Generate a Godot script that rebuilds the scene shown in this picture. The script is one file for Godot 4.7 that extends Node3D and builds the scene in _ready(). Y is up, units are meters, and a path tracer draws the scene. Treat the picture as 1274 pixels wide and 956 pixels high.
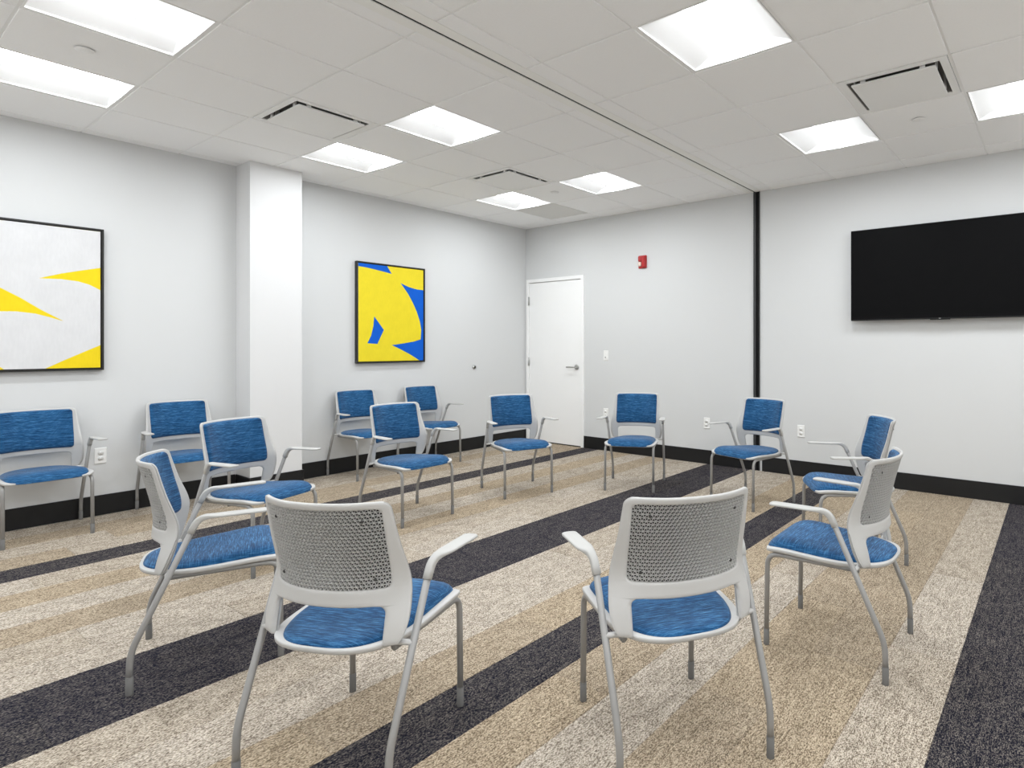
extends Node3D
# Meeting room with fourteen blue armchairs in a ring; metres, y up, camera above the origin.

const CEIL := 2.828
const XL := -5.786      # left wall face
const ZB := -5.709      # back wall face (door, screen)
const XR := 2.0
const ZF := 1.6
const G := 0.6096       # ceiling module
const PW := 0.2472      # carpet plank width

var mats := {}
var used := {}
var rng := RandomNumberGenerator.new()

# ---------------------------------------------------------------- helpers
func numbered(n: String) -> String:
	if not used.has(n):
		used[n] = 0
		return n
	used[n] += 1
	return "%s_%03d" % [n, used[n]]

func tag(o: Node, label: String, category := "", group := "") -> Node:
	o.set_meta("label", label)
	if category: o.set_meta("category", category)
	if group: o.set_meta("group", group)
	return o

func thing(called: String, label: String, category: String, at := Vector3.ZERO, turn := 0.0, group := "") -> Node3D:
	var o := Node3D.new()
	o.name = numbered(called)
	add_child(o)
	o.position = at
	o.rotation.y = turn
	tag(o, label, category, group)
	return o

func new_st(smooth := false) -> SurfaceTool:
	var st := SurfaceTool.new()
	st.begin(Mesh.PRIMITIVE_TRIANGLES)
	st.set_smooth_group(0 if smooth else -1)
	return st

func mesh_of(st: SurfaceTool) -> ArrayMesh:
	st.generate_normals()
	return st.commit()

func obj(called: String, what, m: Material, parent: Node = self, at := Vector3.ZERO) -> MeshInstance3D:
	var o := MeshInstance3D.new()
	o.name = numbered(called) if parent == self else called
	o.mesh = mesh_of(what) if what is SurfaceTool else what
	o.material_override = m
	o.position = at
	parent.add_child(o, true)
	return o

func struct(called: String, what, m: Material, label: String) -> MeshInstance3D:
	var o := obj(called, what, m)
	o.set_meta("kind", "structure")
	o.set_meta("label", label)
	return o

func tri(st: SurfaceTool, a: Vector3, b: Vector3, c: Vector3, hint: Vector3) -> void:
	if (a - c).cross(a - b).dot(hint) < 0.0:
		var t := b
		b = c
		c = t
	st.add_vertex(a)
	st.add_vertex(b)
	st.add_vertex(c)

func quad(st: SurfaceTool, a: Vector3, b: Vector3, c: Vector3, d: Vector3, hint: Vector3) -> void:
	tri(st, a, b, c, hint)
	tri(st, a, c, d, hint)

# chamfered box between two corners
func box(st: SurfaceTool, lo: Vector3, hi: Vector3, b := 0.0) -> void:
	var c := (lo + hi) * 0.5
	var h := (hi - lo) * 0.5
	var bb := minf(b, minf(h.x, minf(h.y, h.z)) * 0.9)
	for ax in 3:
		var u := (ax + 1) % 3
		var v := (ax + 2) % 3
		for s in [-1.0, 1.0]:
			var p := []
			for q in [[-1, -1], [1, -1], [1, 1], [-1, 1]]:
				var w := Vector3.ZERO
				w[ax] = s * h[ax]
				w[u] = q[0] * (h[u] - bb)
				w[v] = q[1] * (h[v] - bb)
				p.append(c + w)
			var n := Vector3.ZERO
			n[ax] = s
			quad(st, p[0], p[1], p[2], p[3], n)
	if bb <= 0.0:
		return
	for ax in 3:                       # edges along ax
		var u := (ax + 1) % 3
		var v := (ax + 2) % 3
		for su in [-1.0, 1.0]:
			for sv in [-1.0, 1.0]:
				var p := []
				for e in [[-1, 0], [1, 0], [1, 1], [-1, 1]]:
					var w := Vector3.ZERO
					w[ax] = e[0] * (h[ax] - bb)
					w[u] = su * (h[u] - (bb if e[1] == 1 else 0.0))
					w[v] = sv * (h[v] - (bb if e[1] == 0 else 0.0))
					p.append(c + w)
				var n := Vector3.ZERO
				n[u] = su
				n[v] = sv
				quad(st, p[0], p[1], p[2], p[3], n)
	for sx in [-1.0, 1.0]:
		for sy in [-1.0, 1.0]:
			for sz in [-1.0, 1.0]:
				var s := Vector3(sx, sy, sz)
				tri(st, c + s * Vector3(h.x, h.y - bb, h.z - bb), c + s * Vector3(h.x - bb, h.y, h.z - bb), c + s * Vector3(h.x - bb, h.y - bb, h.z), s)

func box_mesh(size: Vector3, b := 0.0) -> ArrayMesh:
	var st := new_st()
	box(st, -size * 0.5, size * 0.5, b)
	return mesh_of(st)

# tube along a path with an elliptic section; sec[i] = Vector2(half width, half height); side = width direction
func sweep(st: SurfaceTool, path: Array, sec: Array, side := Vector3.RIGHT, n := 14, power := 2.0) -> void:
	var rings := []
	for i in path.size():
		var t: Vector3 = (path[mini(i + 1, path.size() - 1)] - path[maxi(i - 1, 0)]).normalized()
		var r: Vector3 = (side - t * side.dot(t)).normalized()
		var up := t.cross(r).normalized()
		var ring := []
		for k in n:
			var a := TAU * k / n
			var cx := signf(cos(a)) * absf(cos(a)) ** (2.0 / power)
			var cy := signf(sin(a)) * absf(sin(a)) ** (2.0 / power)
			ring.append(path[i] + r * cx * sec[i].x + up * cy * sec[i].y)
		rings.append(ring)
	for i in path.size() - 1:
		for k in n:
			var k2 := (k + 1) % n
			var mid: Vector3 = (rings[i][k] + rings[i + 1][k2]) * 0.5 - (path[i] + path[i + 1]) * 0.5
			quad(st, rings[i][k], rings[i][k2], rings[i + 1][k2], rings[i + 1][k], mid)
	for e in [0, path.size() - 1]:
		var out: Vector3 = (path[0] - path[1]) if e == 0 else (path[e] - path[e - 1])
		for k in n:
			tri(st, path[e], rings[e][k], rings[e][(k + 1) % n], out)

func tube(st: SurfaceTool, path: Array, r: float, side := Vector3.RIGHT, n := 14) -> void:
	var s := []
	for p in path: s.append(Vector2(r, r))
	sweep(st, path, s, side, n)

# rounds the corners of a polyline with short arcs
func rounded(pts: Array, radius: float, steps := 6) -> Array:
	var out := [pts[0]]
	for i in range(1, pts.size() - 1):
		var a: Vector3 = pts[i] + (pts[i - 1] - pts[i]).normalized() * radius
		var b: Vector3 = pts[i] + (pts[i + 1] - pts[i]).normalized() * radius
		for k in steps + 1:
			var t := float(k) / steps
			out.append(a.lerp(pts[i], t).lerp(Vector3(pts[i]).lerp(b, t), t))
	out.append(pts[-1])
	return out

# disc or ring stack turned about an axis: profile of Vector2(radius, height)
func lathe(st: SurfaceTool, profile: Array, at: Vector3, axis: Vector3, n := 24) -> void:
	var u := axis.cross(Vector3.UP if absf(axis.y) < 0.9 else Vector3.RIGHT).normalized()
	var v := axis.cross(u).normalized()
	for i in profile.size() - 1:
		for k in n:
			var p := []
			for e in [[i, k], [i, k + 1], [i + 1, k + 1], [i + 1, k]]:
				var a: float = TAU * e[1] / n
				p.append(at + (u * cos(a) + v * sin(a)) * profile[e[0]].x + axis * profile[e[0]].y)
			var am := TAU * (k + 0.5) / n
			var dr: float = profile[i + 1].x - profile[i].x
			var dh: float = profile[i + 1].y - profile[i].y
			var hint := (u * cos(am) + v * sin(am)) * -dh + axis * dr
			quad(st, p[0], p[1], p[2], p[3], -hint)

# smooth table lookup (Catmull-Rom on uneven knots)
func tab(x: float, t: Array) -> float:
	if x <= t[0][0]: return t[0][1]
	if x >= t[-1][0]: return t[-1][1]
	var i := 0
	while x > t[i + 1][0]: i += 1
	var x0: float = t[i][0]
	var x1: float = t[i + 1][0]
	var hh := x1 - x0
	var s := (x - x0) / hh
	var d: float = (t[i + 1][1] - t[i][1]) / hh
	var m0 := d
	var m1 := d
	if i > 0: m0 = (t[i + 1][1] - t[i - 1][1]) / (x1 - t[i - 1][0])
	if i + 2 < t.size(): m1 = (t[i + 2][1] - t[i][1]) / (t[i + 2][0] - x0)
	var s2 := s * s
	var s3 := s2 * s
	return (2 * s3 - 3 * s2 + 1) * t[i][1] + (s3 - 2 * s2 + s) * hh * m0 + (3 * s2 - 2 * s3) * t[i + 1][1] + (s3 - s2) * hh * m1

# ---------------------------------------------------------------- materials
func mat(c: Color, rough := 0.6, metal := 0.0, spec := 0.5) -> StandardMaterial3D:
	var m := StandardMaterial3D.new()
	m.albedo_color = c
	m.roughness = rough
	m.metallic = metal
	m.metallic_specular = spec
	return m

func c8(r: float, g: float, b: float) -> Color:
	return Color(r / 255.0, g / 255.0, b / 255.0)

func noise_tex(freq: float, seed_: int, lo: Color, hi: Color, size := 256, fractal := 3, bump := false) -> NoiseTexture2D:
	var n := FastNoiseLite.new()
	n.seed = seed_
	n.noise_type = FastNoiseLite.TYPE_SIMPLEX_SMOOTH
	n.frequency = freq
	n.fractal_octaves = fractal
	var t := NoiseTexture2D.new()
	t.width = size
	t.height = size
	t.seamless = true
	t.noise = n
	if not bump:
		var gr := Gradient.new()
		gr.set_color(0, lo)
		gr.set_color(1, hi)
		t.color_ramp = gr
	return t

# looped carpet: flecked yarn with long streaks, 1 px = about 1 mm
func carpet_image(seed_: int, light: Color, mid: Color, dark: Color, contrast: float) -> Array:
	var w := 248
	var h := 1000
	var r := RandomNumberGenerator.new()
	r.seed = seed_
	var col := PackedFloat32Array()
	for x in w + 1:
		col.append(r.randf())
	var n := FastNoiseLite.new()
	n.seed = seed_
	n.frequency = 1.0
	n.fractal_octaves = 2
	var data := PackedByteArray()
	data.resize(w * h * 3)
	var hd := PackedByteArray()
	hd.resize(w * h)
	var cell := PackedFloat32Array()
	var cw := w / 2 + 2
	var chh := h / 5 + 2
	cell.resize(cw * chh)
	for i in cell.size():
		cell[i] = r.randf()
	var k := 0
	for y in h:
		for x in w:
			var stag := ((x / 2) % 2) * 2
			var c := cell[(y + stag) / 5 * cw + x / 2]
			var streak := n.get_noise_2d(x * 0.07, y * 0.004) * 0.26 + n.get_noise_2d(x * 0.30 + 90.0, y * 0.006) * 0.55
			var broad := n.get_noise_2d(x * 0.012 + 300.0, y * 0.009) * 0.35
			var v := clampf(0.5 + (c - 0.5) * contrast + streak * 0.5 + broad * 0.3 + (r.randf() - 0.5) * 0.22, 0.0, 1.0)
			var q := dark.lerp(mid, v * 2.0) if v < 0.5 else mid.lerp(light, v * 2.0 - 1.0)
			data[k * 3] = int(q.r * 255.0)
			data[k * 3 + 1] = int(q.g * 255.0)
			data[k * 3 + 2] = int(q.b * 255.0)
			var fy := float((y + stag) % 5) / 4.0
			hd[k] = int(255.0 * clampf(0.25 + 0.5 * c + 0.35 * sin(fy * PI) - 0.1, 0.0, 1.0))
			k += 1
	return [ImageTexture.create_from_image(Image.create_from_data(w, h, false, Image.FORMAT_RGB8, data)), ImageTexture.create_from_image(Image.create_from_data(w, h, false, Image.FORMAT_L8, hd))]

func carpet(seed_: int, light: Color, mid: Color, dark: Color, contrast: float) -> StandardMaterial3D:
	var t := carpet_image(seed_, light, mid, dark, contrast)
	var m := mat(Color.WHITE, 0.95, 0.0, 0.15)
	m.albedo_texture = t[0]
	m.heightmap_enabled = true
	m.heightmap_texture = t[1]
	m.heightmap_scale = 0.25
	return m

func fabric_material() -> StandardMaterial3D:
	var w := 384
	var r := RandomNumberGenerator.new()
	r.seed = 41
	var n := FastNoiseLite.new()
	n.seed = 12
	n.frequency = 1.0
	n.fractal_octaves = 2
	var data := PackedByteArray()
	data.resize(w * w * 3)
	var hd := PackedByteArray()
	hd.resize(w * w)
	var lo := c8(13, 49, 82)
	var md := c8(26, 77, 123)
	var hi := c8(84, 138, 180)
	var k := 0
	for y in w:
		for x in w:
			var a := TAU * x / w
			# long slubs along x, wrapped in x
			var s := n.get_noise_3d(cos(a) * 0.6, sin(a) * 0.6, y * 0.22) * 0.95 + n.get_noise_3d(cos(a) * 1.5 + 40.0, sin(a) * 1.5, y * 0.45) * 0.7
			var v := clampf(0.46 + s * 0.75 + (r.randf() - 0.5) * 0.3, 0.0, 1.0)
			var q := lo.lerp(md, v * 2.0) if v < 0.5 else md.lerp(hi, v * 2.0 - 1.0)
			data[k * 3] = int(q.r * 255.0)
			data[k * 3 + 1] = int(q.g * 255.0)
			data[k * 3 + 2] = int(q.b * 255.0)
			hd[k] = int(255.0 * clampf(0.5 + s * 0.4 + 0.2 * sin(y * PI * 0.5), 0.0, 1.0))
			k += 1
	var m := mat(Color.WHITE, 0.85, 0.0, 0.25)
	m.albedo_texture = ImageTexture.create_from_image(Image.create_from_data(w, w, false, Image.FORMAT_RGB8, data))
	m.heightmap_enabled = true
	m.heightmap_texture = ImageTexture.create_from_image(Image.create_from_data(w, w, false, Image.FORMAT_L8, hd))
	m.heightmap_scale = 0.04
	m.uv1_triplanar = true
	m.uv1_scale = Vector3(3.2, 3.2, 3.2)
	m.rim_enabled = true
	m.rim = 0.3
	return m

func make_materials() -> void:
	mats.wall = mat(c8(213, 214, 214), 0.85, 0.0, 0.3)
	mats.wall.heightmap_enabled = true
	mats.wall.heightmap_texture = noise_tex(0.12, 3, Color.BLACK, Color.WHITE, 256, 3, true)
	mats.wall.heightmap_scale = 0.02
	mats.wall.uv1_triplanar = true
	mats.wall.uv1_world_triplanar = true
	mats.wall.uv1_scale = Vector3.ONE * 4.0
	mats.white_paint = mat(c8(244, 244, 243), 0.55, 0.0, 0.4)
	mats.column = mat(c8(220, 220, 220), 0.8, 0.0, 0.3)
	mats.tile = mat(Color.WHITE, 0.95, 0.0, 0.2)
	mats.tile.albedo_texture = noise_tex(0.09, 8, c8(250, 250, 250), c8(253, 253, 253), 256, 4)
	mats.tile.heightmap_enabled = true
	mats.tile.heightmap_texture = noise_tex(0.25, 9, Color.BLACK, Color.WHITE, 256, 2, true)
	mats.tile.heightmap_scale = 0.03
	mats.tile.uv1_triplanar = true
	mats.tile.uv1_world_triplanar = true
	mats.tile.uv1_scale = Vector3.ONE * 3.0
	mats.tee = mat(c8(246, 246, 245), 0.5, 0.0, 0.4)
	mats.header = mat(c8(247, 247, 244), 0.8, 0.0, 0.3)
	mats.panel_grey = mat(c8(226, 225, 222), 0.8, 0.0, 0.3)
	mats.duct = mat(c8(150, 149, 147), 0.6, 0.0, 0.3)
	mats.slab = mat(c8(150, 150, 148), 0.9, 0.0, 0.2)
	mats.black = mat(c8(26, 26, 27), 0.5, 0.0, 0.4)
	mats.black_deep = mat(c8(14, 14, 15), 0.6, 0.0, 0.3)
	mats.black_metal = mat(c8(52, 53, 54), 0.45, 0.0, 0.45)
	mats.frame_black = mat(c8(32, 31, 29), 0.45, 0.0, 0.45)
	mats.screen = mat(c8(15, 15, 16), 0.5, 0.0, 0.15)
	mats.tv_edge = mat(c8(20, 20, 21), 0.4, 0.0, 0.4)
	mats.plastic = mat(c8(191, 190, 188), 0.5, 0.0, 0.4)
	mats.arm = mat(c8(184, 183, 180), 0.5, 0.0, 0.4)
	mats.tube = mat(c8(150, 149, 147), 0.42, 0.15, 0.5)
	mats.cap = mat(c8(112, 111, 109), 0.6, 0.0, 0.35)
	mats.backing = mat(c8(48, 47, 46), 0.9, 0.0, 0.2)
	mats.dark_plastic = mat(c8(70, 69, 68), 0.6, 0.0, 0.3)
	mats.fabric = fabric_material()
	mats.steel = mat(c8(186, 186, 184), 0.28, 1.0)
	mats.rubber = mat(c8(58, 57, 54), 0.7, 0.0, 0.3)
	mats.red = mat(c8(176, 28, 30), 0.35, 0.0, 0.5)
	mats.lens = mat(c8(238, 214, 200), 0.15, 0.0, 0.5)
	mats.plate = mat(c8(240, 240, 238), 0.4, 0.0, 0.45)
	mats.slot = mat(c8(150, 149, 147), 0.6, 0.0, 0.3)
	mats.reflector = mat(c8(243, 243, 243), 0.6, 0.0, 0.3)
	mats.glow = mat(c8(245, 245, 245), 0.5)
	mats.glow.emission_enabled = true
	mats.glow.emission = Color(0.968, 0.985, 1.0)
	mats.glow.emission_energy_multiplier = 12.0
	mats.light_a = carpet(5, c8(219, 209, 195), c8(184, 173, 158), c8(106, 95, 84), 1.15)
	mats.light_b = carpet(6, c8(213, 202, 186), c8(178, 166, 150), c8(102, 91, 79), 1.15)
	mats.tan_a = carpet(7, c8(208, 192, 168), c8(171, 154, 131), c8(102, 89, 73), 1.2)
	mats.tan_b = carpet(8, c8(202, 187, 165), c8(165, 149, 128), c8(100, 88, 73), 1.2)
	mats.dark_a = carpet(9, c8(122, 115, 108), c8(53, 51, 54), c8(20, 21, 35), 1.2)
	mats.dark_b = carpet(10, c8(116, 109, 104), c8(50, 48, 53), c8(19, 21, 36), 1.2)

# ---------------------------------------------------------------- chair
const B_ZC := [[0.40, -0.206], [0.48, -0.197], [0.60, -0.196], [0.70, -0.214], [0.83, -0.249]]
const B_ZE := [[0.40, -0.150], [0.45, -0.128], [0.52, -0.105], [0.57, -0.098], [0.61, -0.105], [0.70, -0.138], [0.83, -0.174]]
const B_W := [[0.40, 0.212], [0.43, 0.228], [0.47, 0.235], [0.53, 0.233], [0.62, 0.224], [0.71, 0.215], [0.83, 0.206]]
const TOP := 0.823

func back_w(y: float) -> float:
	var w := tab(y, B_W)
	var r := 0.024
	if y > TOP - r:
		var d := y - (TOP - r)
		w -= r - sqrt(maxf(r * r - d * d, 0.0))
	return w

func back_pt(x: float, y: float, off: float) -> Vector3:
	var wy := tab(y, B_W)
	var e := minf(absf(x) / wy, 1.05)
	var zc := tab(y, B_ZC)
	var ze := tab(y, B_ZE)
	var z := zc + (ze - zc) * e ** 2.3
	var slope := (ze - zc) * 2.3 * maxf(e, 0.001) ** 1.3 / wy * signf(x)
	var n := Vector3(-slope, 0.12, 1.0).normalized()
	return Vector3(x, y, z) + n * off

const WIN_T := 0.801
const WIN_B := 0.561
const WIN_W := 0.185
const WIN_R := 0.014
const NOTCH_T := 0.513
const NOTCH_W := 0.178
const NOTCH_R := 0.024

func rect_out(x: float, y: float, hw: float, y0: float, y1: float, r: float) -> float:
	var d := Vector2(absf(x) - (hw - r), absf(y - (y0 + y1) * 0.5) - ((y1 - y0) * 0.5 - r))
	return Vector2(maxf(d.x, 0.0), maxf(d.y, 0.0)).length() - r

func back_half(x: float, y: float) -> float:
	var w := back_w(y)
	var d := minf(w - absf(x), minf(TOP - y, y - 0.405))
	d = minf(d, rect_out(x, y, WIN_W, WIN_B, WIN_T, WIN_R))
	d = minf(d, rect_out(x, y, NOTCH_W, 0.25, NOTCH_T, NOTCH_R))
	var q := 1.0 - clampf(d / 0.006, 0.0, 1.0)
	var th := 0.0062 + 0.0068 * smoothstep(0.56, 0.45, y)
	return th * maxf(sqrt(1.0 - q * q), 0.18)

func make_back_frame() -> ArrayMesh:
	var st := new_st(true)
	var near := [0.0, 0.0007, 0.0022, 0.006]
	var bands := []
	var rows := []
	for d in [0.0, 0.0007, 0.0022, 0.006, 0.011, 0.016]:
		rows.append([TOP - d, 0.0])
	for d in [0.006, 0.0022, 0.0007, 0.0]:
		rows.append([WIN_T + d, 0.0])
	bands.append(rows)
	rows = []
	for k in 7:
		var a := PI * 0.5 * k / 6.0
		rows.append([WIN_T - WIN_R * (1.0 - cos(a)), WIN_W - WIN_R * (1.0 - sin(a))])
	for k in range(1, 14):
		rows.append([lerpf(WIN_T - WIN_R, WIN_B + WIN_R, k / 14.0), WIN_W])
	for k in 7:
		var a := PI * 0.5 * k / 6.0
		rows.append([WIN_B + WIN_R * (1.0 - sin(a)), WIN_W - WIN_R * (1.0 - cos(a))])
	bands.append(rows)
	rows = []
	for d in near:
		rows.append([WIN_B - d, 0.0])
	for k in range(1, 4):
		rows.append([lerpf(WIN_B - 0.006, NOTCH_T + 0.006, k / 4.0), 0.0])
	for d in [0.006, 0.0022, 0.0007, 0.0]:
		rows.append([NOTCH_T + d, 0.0])
	bands.append(rows)
	rows = []
	for k in 7:
		var a := PI * 0.5 * k / 6.0
		rows.append([NOTCH_T - NOTCH_R * (1.0 - cos(a)), NOTCH_W - NOTCH_R * (1.0 - sin(a))])
	for k in range(1, 8):
		rows.append([lerpf(NOTCH_T - NOTCH_R, 0.411, k / 7.0), NOTCH_W])
	for d in [0.0022, 0.0007, 0.0]:
		rows.append([0.405 + d, NOTCH_W])
	bands.append(rows)
	for bi in bands.size():
		var band: Array = bands[bi]
		for s in [-1.0, 1.0]:
			var front := []
			var rear := []
			for r in band:
				var f := []
				var b := []
				var y: float = r[0]
				var w := back_w(y)
				var xs := []
				for d in near: xs.append(r[1] + (d if r[1] > 0.0 else d * 10.0))
				var m0: float = xs[-1]
				for k in range(1, 8): xs.append(lerpf(m0, w - 0.006, k / 8.0))
				for d in [0.006, 0.0022, 0.0007, 0.0]: xs.append(w - d)
				for x in xs:
					var th := back_half(x, y)
					f.append(back_pt(s * x, y, th))
					b.append(back_pt(s * x, y, -th))
				front.append(f)
				rear.append(b)
			var e: int = front[0].size() - 1
			for j in band.size() - 1:
				for i in e:
					quad(st, front[j][i], front[j][i + 1], front[j + 1][i + 1], front[j + 1][i], Vector3(0, 0, 1))
					quad(st, rear[j][i], rear[j][i + 1], rear[j + 1][i + 1], rear[j + 1][i], Vector3(0, 0, -1))
				quad(st, front[j][e], rear[j][e], rear[j + 1][e], front[j + 1][e], Vector3(s, 0, 0))
				if band[j][1] > 0.0:
					quad(st, front[j][0], rear[j][0], rear[j + 1][0], front[j + 1][0], Vector3(-s, 0, 0))
			for cap in [[0, Vector3.UP], [band.size() - 1, Vector3.DOWN]]:
				var j: int = cap[0]
				if bi == 0 or bi == 2 or (bi == 3 and j > 0):
					for i in e:
						if bi != 3 and bi + j != 0 and absf(front[j][i + 1].x) > 0.186: continue
						quad(st, front[j][i], front[j][i + 1], rear[j][i + 1], rear[j][i], cap[1])
	return mesh_of(st)

func make_perforated() -> ArrayMesh:
	var st := new_st()
	var p := 0.0122
	var hgt := p * 0.866
	var y0 := 0.550
	var y1 := 0.814
	var rows := int((y1 - y0) / hgt) + 1
	for j in rows:
		var ya := y0 + j * hgt
		var n := int(0.39 / p) + 2
		for i in range(-n, n):
			for up in 2:
				var xa := i * p * 0.5
				if (i + j + up) % 2 != 0:
					continue
				var t := []
				if up == 0: t = [Vector2(xa - p * 0.5, ya), Vector2(xa + p * 0.5, ya), Vector2(xa, ya + hgt)]
				else: t = [Vector2(xa - p * 0.5, ya + hgt), Vector2(xa + p * 0.5, ya + hgt), Vector2(xa, ya)]
				var c: Vector2 = (t[0] + t[1] + t[2]) / 3.0
				if absf(c.x) > WIN_W + 0.005 or c.y > WIN_T + 0.005 or c.y < WIN_B - 0.004:
					continue
				for k in 3:
					var a: Vector2 = t[k]
					var b: Vector2 = t[(k + 1) % 3]
					var ai := c + (a - c) * 0.84
					var bi := c + (b - c) * 0.84
					var A := back_pt(a.x, a.y, -0.0042)
					var B := back_pt(b.x, b.y, -0.0042)
					var Ai := back_pt(ai.x, ai.y, -0.0042)
					var Bi := back_pt(bi.x, bi.y, -0.0042)
					quad(st, A, B, Bi, Ai, Vector3(0, 0, -1))
					var Af := back_pt(ai.x, ai.y, 0.0030)
					var Bf := back_pt(bi.x, bi.y, 0.0030)
					var cc := back_pt(c.x, c.y, -0.001)
					quad(st, Ai, Bi, Bf, Af, cc - (Ai + Bf) * 0.5)
	return mesh_of(st)

func make_back_pad() -> ArrayMesh:
	var st := new_st(true)
	var us := [-1.0, -0.995, -0.98, -0.955, -0.92, -0.87, -0.8]
	for k in range(1, 16): us.append(lerpf(-0.8, 0.8, k / 16.0))
	for v in [0.8, 0.87, 0.92, 0.955, 0.98, 0.995, 1.0]: us.append(v)
	var hh := 0.1335
	var rad := 0.020
	var f := []
	for v in us:
		var row := []
		for u in us:
			var hw0 := 0.2
			var d := Vector2(absf(u) * hw0 - (hw0 - rad), absf(v) * hh - (hh - rad))
			var uu: float = u
			var vv: float = v
			if d.x > 0.0 and d.y > 0.0:
				var q := d * (maxf(d.x, d.y) / d.length())
				uu = signf(u) * (hw0 - rad + q.x) / hw0
				vv = signf(v) * (hh - rad + q.y) / hh
			var y := 0.6790 + vv * hh
			var hw := minf(0.191, tab(y, B_W) - 0.013)
			var edge := minf((1.0 - absf(u)) * hw0, (1.0 - absf(v)) * hh)
			var t := 1.0 - clampf(edge / 0.020, 0.0, 1.0)
			var h: float = 0.0045 + 0.017 * sqrt(1.0 - t * t) + 0.006 * (1.0 - u * u) * (1.0 - v * v)
			row.append(back_pt(uu * hw, y, h))
		f.append(row)
	for j in us.size() - 1:
		for i in us.size() - 1:
			quad(st, f[j][i], f[j][i + 1], f[j + 1][i + 1], f[j + 1][i], Vector3(0, 0, 1))
	return mesh_of(st)

func make_backing() -> ArrayMesh:
	var st := new_st(true)
	for j in 8:
		for i in 16:
			var p := []
			for e in [[0, 0], [1, 0], [1, 1], [0, 1]]:
				var y := lerpf(0.552, 0.808, (j + e[1]) / 8.0)
				var hw := WIN_W + 0.006
				p.append(back_pt(lerpf(-hw, hw, (i + e[0]) / 16.0), y, 0.0045))
			quad(st, p[0], p[1], p[2], p[3], Vector3(0, 0, -1))
	return mesh_of(st)

const S_Y := [[-0.25, 0.411], [-0.17, 0.408], [-0.08, 0.406], [0.02, 0.408], [0.10, 0.413], [0.17, 0.416], [0.215, 0.412], [0.26, 0.397]]

func seat_outline(a: float, hw: float, zr: float, zf: float, corner: float) -> Vector2:
	var c := cos(a)
	var s := sin(a)
	var nx := corner if s > 0 else 3.0
	var x := signf(c) * absf(c) ** (2.0 / nx) * hw
	var z := signf(s) * absf(s) ** (2.0 / nx)
	var cz := 0.03
	z = cz + (z * (zf - cz) if z > 0 else z * (cz - zr))
	return Vector2(x * (1.0 + 0.22 * z), z)

func make_seat_shell() -> ArrayMesh:
	var st := new_st(true)
	var n := 72
	var prof := [[0.0, 0.0], [0.5, 0.0], [0.80, 0.001], [0.93, 0.002], [0.988, 0.003], [0.997, 0.002], [1.0, -0.001], [0.996, -0.010], [0.975, -0.014], [0.9, -0.016], [0.5, -0.016], [0.0, -0.016]]
	var rings := []
	for pr in prof:
		var ring := []
		for k in n:
			var o := seat_outline(TAU * k / n, 0.222, -0.238, 0.254, 7.0)
			var q := Vector2(o.x * pr[0], 0.02 + (o.y - 0.02) * pr[0])
			ring.append(Vector3(q.x, tab(q.y, S_Y) + pr[1] - 0.05 * maxf(absf(q.x) - 0.17, 0.0) * clampf(q.y * 5.0, 0.0, 1.0), q.y))
		rings.append(ring)
	for i in prof.size() - 1:
		for k in n:
			var k2 := (k + 1) % n
			var hint: Vector3 = Vector3.UP if i < 4 else (Vector3.DOWN if i > 7 else rings[i][k] - Vector3(0, rings[i][k].y, 0.02))
			quad(st, rings[i][k], rings[i][k2], rings[i + 1][k2], rings[i + 1][k], hint)
	return mesh_of(st)

func make_seat_pad() -> ArrayMesh:
	var st := new_st(true)
	var n := 72
	var prof := [0.0, 0.25, 0.5, 0.7, 0.82, 0.90, 0.95, 0.98, 0.995, 1.0]
	var rings := []
	for r in prof:
		var ring := []
		for k in n:
			var o := seat_outline(TAU * k / n, 0.198, -0.228, 0.260, 6.0)
			if o.y < 0.0: o.x *= 1.0 - 0.35 * maxf(-o.y - 0.06, 0.0)
			var q := Vector2(o.x * r, 0.02 + (o.y - 0.02) * r)
			var h: float = 0.001 - 0.006 * smoothstep(0.15, 0.25, q.y) * r ** 12 + (lerpf(0.019, 0.031, smoothstep(-0.2, 0.10, q.y))) * sqrt(clampf(1.0 - r ** 9, 0.0, 1.0)) - 0.006 * (1.0 - r * r) * smoothstep(0.14, 0.0, q.y)
			ring.append(Vector3(q.x, tab(q.y, S_Y) + h, q.y))
		rings.append(ring)
	for i in prof.size() - 1:
		for k in n:
			var k2 := (k + 1) % n
			quad(st, rings[i][k], rings[i][k2], rings[i + 1][k2], rings[i + 1][k], Vector3(0, 1, 0) + (rings[i][k] - Vector3(0, 0.42, 0)) * (4.0 if i > 6 else 0.0))
	return mesh_of(st)

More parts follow.
